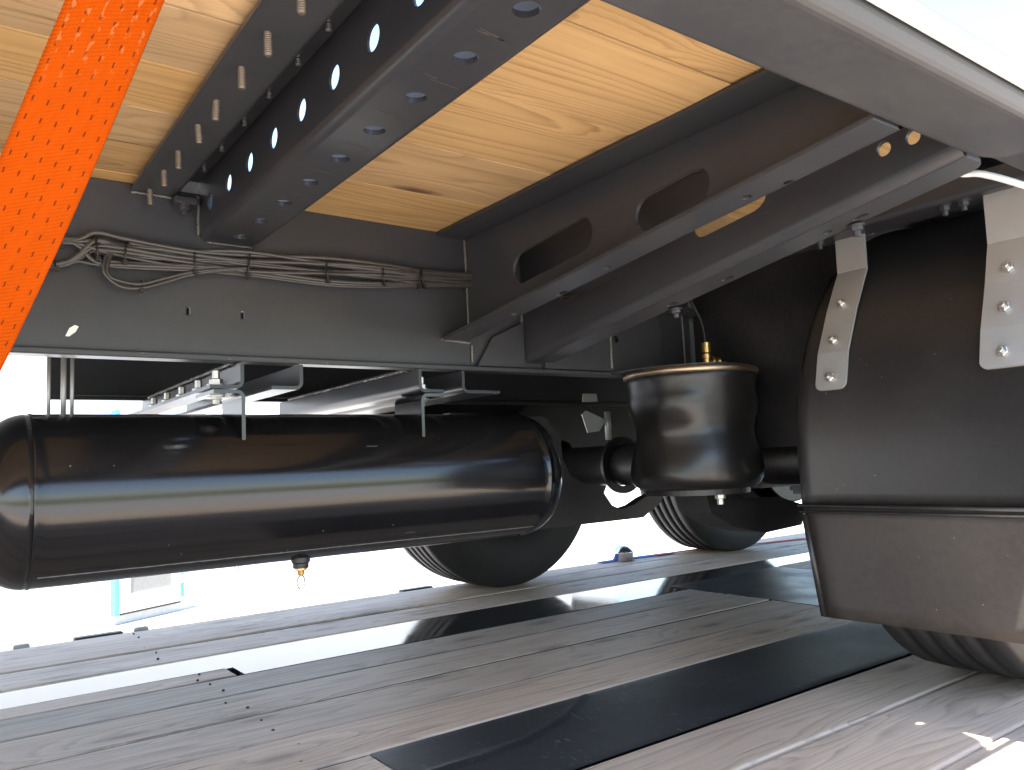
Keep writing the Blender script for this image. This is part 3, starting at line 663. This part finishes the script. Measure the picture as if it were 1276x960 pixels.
# arm end below the spring
m = MB().plate([[(1.345, 0.366), (1.43, 0.366), (1.47, 0.352), (1.60, 0.345), (1.70, 0.32), (1.68, 0.275), (1.54, 0.268), (1.43, 0.29), (1.36, 0.325)]], lambda u, v, w: (u, 1.14 + w, v), 0.09); m.build('arm_end', M['black'], T)

# axles, wheels, arms ------------------------------------------------------
def tyre_mesh():
    hw, R0 = 0.128, 0.425; pr = [(0.225, -hw * 0.80), (0.245, -hw * 0.93), (0.30, -hw * 1.04), (0.35, -hw * 1.03), (0.392, -hw * 0.95), (0.4155, -hw * 0.86)]
    gy = [-0.062, -0.021, 0.021, 0.062]; y = -hw * 0.83
    pr.append((R0 - 0.002, -hw * 0.83))
    for g_ in gy: pr += [(R0, g_ - 0.0075), (R0 - 0.012, g_ - 0.0055), (R0 - 0.012, g_ + 0.0055), (R0, g_ + 0.0075)]
    pr += [(R0 - 0.002, hw * 0.83), (0.4155, hw * 0.86), (0.392, hw * 0.95), (0.35, hw * 1.03), (0.30, hw * 1.04), (0.245, hw * 0.93), (0.225, hw * 0.80)]
    b = MB().lathe(pr, (0, 0, 0), (0, 1, 0), 112, False)
    me = b.mesh('tyre')
    for p in me.polygons:
        rr = math.hypot(p.center.x, p.center.z); p.use_smooth = True
    return me
TY_ME = tyre_mesh()
rimb = MB().lathe([(0.06, -0.05), (0.12, -0.05), (0.13, -0.02), (0.19, -0.02), (0.205, -0.09), (0.232, -0.098), (0.232, 0.098), (0.205, 0.09), (0.19, 0.02), (0.13, 0.0), (0.06, 0.0)], (0, 0, 0), (0, 1, 0), 60).mesh('wheel')
def wheel(x, y):
    o = link('wheel', rimb, M['galv'], T, loc=(x, y, 0.424)); link('tyre', TY_ME, M['tyre'], o, loc=(x, y, 0.424)); return o
for xa in (1.75, 3.06):
    for yc in (0.730, 2.530): wheel(xa, yc)
    ax = MB().tube([(xa, 0.90, 0.43), (xa, 2.36, 0.43)], 0.063, 28).build('axle', M['black'], T)
    for sg, yd in ((-1, 2.37), (1, 0.895)):
        d = MB(); d.lathe([(0.07, 0.0), (0.19, 0.0), (0.205, 0.012), (0.205, 0.15), (0.198, 0.156)], (xa, yd + sg * 0.0, 0.43), (0, sg, 0), 56); d.build('brake_drum', M['black'], ax)
    d = MB().lathe([(0.065, 0), (0.088, 0), (0.088, 0.012), (0.065, 0.012)], (xa, 1.80, 0.43), (0, 1, 0), 40, False); d.build('axle_collar', M['black'], ax)
    d = MB().lathe([(0.062, 0), (0.225, 0), (0.23, 0.004), (0.225, 0.008), (0.062, 0.008)], (xa, 2.10, 0.46), (0, 1, 0), 72, False); d.build('dust_shield', M['black'], ax)
    m = MB().plate([[(xa + a_, b_) for a_, b_ in [(-0.744, 0.292), (-0.579, 0.292), (-0.232, 0.294), (-0.166, 0.328), (-0.148, 0.348), (-0.197, 0.353), (-0.228, 0.344), (-0.267, 0.328), (-0.311, 0.321), (-0.341, 0.333), (-0.364, 0.362), (-0.378, 0.387), (-0.432, 0.392), (-0.474, 0.414), (-0.497, 0.456), (-0.499, 0.508), (-0.544, 0.558), (-0.816, 0.567), (-0.825, 0.348)]]],
                   lambda u, v, w: (u, 1.50 + w, v), 0.03); m.build('trailing_arm', M['black'], T)
    MB().plate([[(xa - 0.60, 0.352), (xa + 0.66, 0.352), (xa + 0.66, 0.90), (xa - 0.60, 0.90)]], lambda u, v, w: (u, 2.30 + w, v), 0.006).build('wheel_arch', M['black'], T)
    m = MB().box(xa + 0.20, xa + 0.40, 1.22, 1.36, 0.33, 0.63, 0.01); m.build('hanger_shade_box', M['black'], T)  # hanger box added as a light blocker to darken the inner side
    m = MB().plate([[(xa - 0.45, 0.36), (xa + 0.38, 0.36), (xa + 0.38, 0.46), (xa + 0.1, 0.50), (xa - 0.12, 0.50), (xa - 0.25, 0.41), (xa - 0.45, 0.40)]], lambda u, v, w: (u, 1.26 + w, v), 0.09) if xa > 2 else MB().plate([[(xa - 0.05, 0.36), (xa + 0.38, 0.36), (xa + 0.38, 0.46), (xa + 0.1, 0.50), (xa - 0.08, 0.50)]], lambda u, v, w: (u, 1.26 + w, v), 0.09)
    m.build('trailing_arm', M['black'], T)
air_spring(AX + 1.31, AY)
# pipe with pale flange behind the tank, sensor bracket
pp = MB().tube([(1.0, 1.66, 0.545), (1.25, 1.66, 0.545)], 0.006, 10).build('brake_pipe', M['galv'], T)
MB().lathe([(0.009, 0), (0.011, 0.004), (0.011, 0.02), (0.007, 0.026)], (0.985, 1.66, 0.545), (1, 0, 0), 16, False).build('pipe_nut', M['bronze'], pp)
sb = MB().plate([[(1.385, 0.520), (1.425, 0.524), (1.452, 0.553), (1.382, 0.578), (1.368, 0.568)]], lambda u, v, w: (u, 1.55 + w, v), 0.003).build('sensor_bracket', M['galv'], T)
MB().plate([[(1.372, 0.600), (1.425, 0.602), (1.422, 0.622), (1.376, 0.622)]], lambda u, v, w: (u, 1.55 + w, v), 0.003).build('sensor_plate', M['galv'], sb)
MB().tube([(1.452, 1.545, 0.50), (1.452, 1.545, 0.575)], 0.0085, 12).build('link_bolt', M['galv'], sb)

# mudguard ------------------------------------------------------------------
MX, MZ, MR = 1.75, 0.425, 0.49
YF, YN = 0.857, 0.36
arc = [(MX - MR * math.cos(math.radians(a)), MZ + MR * math.sin(math.radians(a))) for a in range(0, 172, 4)]
arc = [(MX - MR, 0.350), (MX - MR, 0.375), (MX - MR, 0.40)] + arc
def sheet(section, t, name, mat, parent, ys):
    """section: (x, z) list swept across several y stations with an inward offset per station"""
    return None
mg = MB(); n = len(arc); vs = []
ST = [(YF, 0.016), (YF - 0.003, 0.003), (YF - 0.012, 0.0), (YF - 0.030, 0.0), (YF - 0.036, 0.004), (YN + 0.036, 0.004), (YN + 0.030, 0.0), (YN + 0.012, 0.0), (YN + 0.003, 0.003), (YN, 0.016)]
for (y, off) in ST:
    for x, z in arc:
        d = Vector((x - MX, max(0, z - MZ))).normalized(); vs.append((x - d.x * off, y, z - d.y * off))
for (y, off) in ST:
    for x, z in arc:
        d = Vector((x - MX, max(0, z - MZ))).normalized(); vs.append((x - d.x * (off + 0.004), y, z - d.y * (off + 0.004)))
K = len(ST); fs = []
for s in range(K - 1):
    for i in range(n - 1):
        a = s * n + i; fs.append((a, a + 1, a + n + 1, a + n)); a += K * n; fs.append((a, a + 1, a + n + 1, a + n))
for i in range(n - 1):
    for s in (0, K - 1): a = s * n + i; fs.append((a, a + 1, a + 1 + K * n, a + K * n))
for s in range(K - 1):
    for i in (0, n - 1): a = s * n + i; fs.append((a, a + n, a + n + K * n, a + K * n))
mg.add(vs, fs, True)
mud = mg.build('mudguard', M['plastic'], T); mud['label'] = 'black plastic mudguard over the near wheel'
xl, zl = arc[0]
# fold and flap
MB().tube([(xl - 0.001, YF + 0.002, zl + 0.003), (xl - 0.001, YN, zl + 0.002)], 0.0032, 12).build('fold_ridge', M['plastic'], mud)
MB().tube([(xl + 0.001, YF, zl - 0.008), (xl + 0.001, YN, zl - 0.006)], 0.0024, 10).build('fold_ridge', M['plastic'], mud)
fv = []; ny_, nz_ = 12, 8
for j in range(ny_ + 1):
    for i in range(nz_ + 1):
        q = i / nz_; z = zl + 0.001 - (zl + 0.001 - 0.158) * q
        yf = YF - 0.004 - 0.014 * q; y = yf + (YN - yf) * j / ny_
        x = xl + 0.004 + 0.014 * q + 0.006 * math.sin(j / ny_ * PI) * q
        fv.append((x, y, z))
N = len(fv); fv += [(x + 0.005, y, z) for x, y, z in fv]; ff = []
for j in range(ny_):
    for i in range(nz_):
        a = j * (nz_ + 1) + i; ff += [(a, a + 1, a + nz_ + 2, a + nz_ + 1), tuple(N + q for q in (a, a + 1, a + nz_ + 2, a + nz_ + 1))]
for i in range(nz_): ff += [(i, i + 1, N + i + 1, N + i), (ny_ * (nz_ + 1) + i, ny_ * (nz_ + 1) + i + 1, N + ny_ * (nz_ + 1) + i + 1, N + ny_ * (nz_ + 1) + i)]
for j in range(ny_): a = j * (nz_ + 1) + nz_; ff.append((a, a + nz_ + 1, N + a + nz_ + 1, N + a)); a = j * (nz_ + 1); ff.append((a, a + nz_ + 1, N + a + nz_ + 1, N + a))
flp = MB(); flp.add(fv, ff, True)
flp = flp.build('flap', M['flap'], mud)
MB().tube([(xl + 0.004, YF - 0.006, zl - 0.012), (xl + 0.018, YF - 0.020, 0.160)], 0.0055, 10).build('flap_lip', M['plastic'], flp)
# second mudguard beyond
mud2 = mud.copy(); C.objects.link(mud2); mud2.location = (1.31, 0, 0); mud2.parent = T; mud2['label'] = 'black plastic mudguard over the rear near wheel'
mud3 = mud.copy(); C.objects.link(mud3); mud3.location = (0, 2.04, 0); mud3.parent = T; mud3['label'] = 'black plastic mudguard over the far wheel'
# mudguard support angle and steel brackets
ms = MB().strip(bend((1.33, 0.875), (1.33, 0.845), (1.40, 0.845), 0.006), 0.006, 0.38, 1.27); ms = ms.build('mudguard_support', M['frame2'], T)
MB().box(1.335, 4.4, 0.405, 2.88, 0.918, 0.926).build('arch_shade_panel', M['frame2'], T)
MB().box(1.335, 4.4, 0.312, 0.358, 0.840, 0.848).build('arch_shade_panel', M['frame2'], T)  # outer strip, likewise added to block the sun
MB().box(1.046, 1.326, 0.312, 0.455, 0.840, 0.848).build('arch_shade_panel', M['frame2'], T)  # unseen panel added to keep the sun off the mudguard
MB().box(1.50, 1.506, 0.86, 1.275, 0.46, 0.918).build('arch_shade_panel', M['black'], T)
def ribb(path, wid_dir, half, t, rc, name, mat, parent):
    """flat bar bent along path in the x-z plane, rounded at its first end"""
    P2 = [Vector((a, 0, b)) for a, b in path]; lens = [0.0]
    for a, b in zip(P2, P2[1:]): lens.append(lens[-1] + (b - a).length)
    def at(s):
        for i in range(len(P2) - 1):
            if s <= lens[i + 1] or i == len(P2) - 2:
                q = (s - lens[i]) / (lens[i + 1] - lens[i]); return P2[i].lerp(P2[i + 1], q), (P2[i + 1] - P2[i]).normalized()
    ss = [rc * (1 - math.cos(PI / 2 * q / 5)) for q in range(6)] + [l for l in lens[1:]]
    ss = sorted(ss); vs = []
    for s in ss:
        p, d = at(s); hw = half if s >= rc else half - rc + math.sqrt(max(0, rc * rc - (rc - s) ** 2)); nn = Vector((d.z, 0, -d.x)) * t
        for e in (-1, 1): vs += [p + wid_dir * e * hw, p + wid_dir * e * hw - nn]
    fs = []; n = len(ss)
    for i in range(n - 1):
        a = i * 4; fs += [(a, a + 2, a + 6, a + 4), (a + 1, a + 3, a + 7, a + 5), (a, a + 1, a + 5, a + 4), (a + 2, a + 3, a + 7, a + 6)]
    fs += [(0, 1, 3, 2), (n * 4 - 4, n * 4 - 3, n * 4 - 1, n * 4 - 2)]
    b = MB(); b.add([v + Vector((0, 0, 0)) for v in vs], fs); return b, at
nutm = hexmesh('hex_nut', 0.0088, 0.008, 0.0048, 0.007)
def mbracket(yc, half, path, bolts, lab):
    b, at = ribb(path, Vector((0, 1, 0)), half, 0.005, 0.012, 'x', None, None)
    b.v = [(x, y + yc, z) for x, y, z in b.v]
    o = b.build('mudguard_bracket', M['galv'], mud); o['label'] = lab
    for s in bolts:
        p, d = at(s); nrm = Vector((-d.z, 0, d.x)); link('hex_nut', nutm, M['bright'], o, loc=(p.x + nrm.x * 0.003, yc + random.uniform(-.002, .002), p.z + nrm.z * 0.003), rot=quat(nrm))
    return o
mbracket(0.790, 0.029, [(1.282, 0.553), (1.300, 0.62), (1.340, 0.70), (1.386, 0.776), (1.388, 0.842), (1.42, 0.846)], (0.022, 0.092, 0.17), 'galvanised bent strap with three nuts on the mudguard, left one')
mbracket(0.508, 0.034, [(1.282, 0.558), (1.300, 0.62), (1.330, 0.69), (1.355, 0.76), (1.358, 0.842), (1.39, 0.846)], (0.024, 0.096, 0.165), 'galvanised strap with three nuts at the right edge of the mudguard')
for y in (0.83, 0.60, 0.57): link('bolt', blt, M['bright'], ms, loc=(1.35, y, 0.840), rot=quat((0, 0, -1)))
# pale hose by the rail end
MB().tube(smoothpath([pxy(1150, 205, 0.46), pxy(1196, 216, 0.45), pxy(1225, 217, 0.43), pxy(1276, 231, 0.40), pxy(1340, 255, 0.38)], 8), 0.0045, 10).build('pale_hose', plain('pale hose', (0.5, 0.5, 0.5), 0.35), T)

# ================================================================== ORANGE STRAP
k = NT('orange webbing'); uv = k.n('UVMap').outputs[0]
s = k.n('SeparateXYZ', Vector=uv); U, V = s.outputs['X'], s.outputs['Y']       # U across 0..1, V along in metres
col5 = k.math('FRACT', k.math('MULTIPLY', U, 6.0)); near = k.math('LESS_THAN', k.math('ABSOLUTE', k.math('SUBTRACT', col5, 0.5)), 0.055)
inside = k.math('MULTIPLY', k.math('GREATER_THAN', U, 0.05), k.math('LESS_THAN', U, 0.95))
row = k.math('FLOOR', k.math('MULTIPLY', U, 6.0)); vph = k.math('FRACT', k.math('ADD', k.math('MULTIPLY', V, 95.0), k.math('MULTIPLY', row, 0.37)))
dash = k.math('MULTIPLY', k.math('MULTIPLY', near, inside), k.math('LESS_THAN', vph, 0.30))
weave = k.math('MULTIPLY', k.math('SINE', k.math('MULTIPLY', V, 5200.0)), k.math('SINE', k.math('MULTIPLY', U, 190.0)))
rib = k.math('SINE', k.math('MULTIPLY', V, 2600.0))
sc = k.n('CombineXYZ', X=k.math('MULTIPLY', U, 14.0), Y=k.math('MULTIPLY', V, 120.0))
fn = k.noise(sc.outputs[0], 1.0, 4, 0.6)
sun_band = k.ramp(V, [(0.0, 0.0), (0.245, 0.0), (0.275, 1.0), (1.0, 1.0)])
sc2 = k.n('CombineXYZ', X=k.math('MULTIPLY', U, 18.0), Y=k.math('MULTIPLY', V, 210.0))
wn = k.noise(sc2.outputs[0], 1.0, 2, 0.5)
near2 = k.math('LESS_THAN', k.math('ABSOLUTE', k.math('SUBTRACT', col5, 0.62)), 0.15)
sun_specks = k.math('MULTIPLY', k.math('MULTIPLY', k.ramp(wn, [(0.52, 0.0), (0.62, 1.0)]), near2), sun_band)  # sun spots painted as pale specks on the upper strap
c = k.mix(fn, (0.42, 0.052, 0.0), (0.52, 0.072, 0.0))
c = k.mix(dash, c, (0.16, 0.025, 0.004)); c = k.mix(k.math('MULTIPLY', sun_specks, 0.5), c, (0.60, 0.22, 0.08))
k.p(Base__Color=c, Roughness=0.62, Normal=k.bump(k.math('ADD', k.math('MULTIPLY', rib, 0.4), k.math('MULTIPLY_ADD', weave, 0.35, k.math('MULTIPLY', dash, -3.0))), 0.8, 0.0008))
k.b.inputs['Sheen Weight'].default_value = 0.0; k.b.inputs['Specular IOR Level'].default_value = 0.06
k.b.inputs['Subsurface Weight'].default_value = 0.0
tr = k.n('BsdfTranslucent', Color=c); mx = k.n('MixShader', Fac=0.18)
out = k.t.nodes['Material Output']; k.t.links.new(k.b.outputs[0], mx.inputs[1]); k.t.links.new(tr.outputs[0], mx.inputs[2]); k.t.links.new(mx.outputs[0], out.inputs[0])
M['strap'] = k.m
# strap runs from the rail down to the left; centre line and width direction at stations
A0, A1 = Vector((0.0560, 0.470, 0.7125)), Vector((0.1070, 0.470, 0.7290))
B0, B1 = Vector((0.0060, 0.572, 0.532)), Vector((0.0355, 0.548, 0.535))
vs = []; uvs = []; NW, NL = 12, 60; wid = 0.0535
for i in range(NL + 1):
    s_ = -0.95 + 1.85 * (i / NL) * 1.35                        # 0 at the top of the picture, 1 near its lower left
    e0, e1 = A0.lerp(B0, s_), A1.lerp(B1, s_); ctr = (e0 + e1) / 2; wd_ = (e1 - e0).normalized()
    for j in range(NW + 1):
        u = j / NW; bow = 0.002 * math.cos((u - 0.5) * PI) + 0.0006 * math.sin(i * 0.7 + j)
        vs.append(ctr + wd_ * (u - 0.5) * wid + Vector((0, -bow, 0))); uvs.append((u, 0.30 - s_ * 0.21))
NN = len(vs); vs += [v + Vector((0.0004, 0.0022, 0.0)) for v in vs]; uvs = uvs * 2; fs = []
for i in range(NL):
    for j in range(NW):
        a = i * (NW + 1) + j; q = (a, a + 1, a + NW + 2, a + NW + 1); fs += [q, tuple(x + NN for x in q)]
for i in range(NL):
    for j in (0, NW): a = i * (NW + 1) + j; fs.append((a, a + NW + 1, a + NW + 1 + NN, a + NN))
sb = MB(); sb.add(vs, fs, True); me = sb.mesh('orange_strap')
ul = me.uv_layers.new(name='UVMap')
for lp in me.loops: ul.data[lp.index].uv = uvs[lp.vertex_index]
st = link('orange_strap', me, M['strap'], None)
tag(st, 'wide orange woven lashing strap crossing the upper left in front of boards', 'strap')
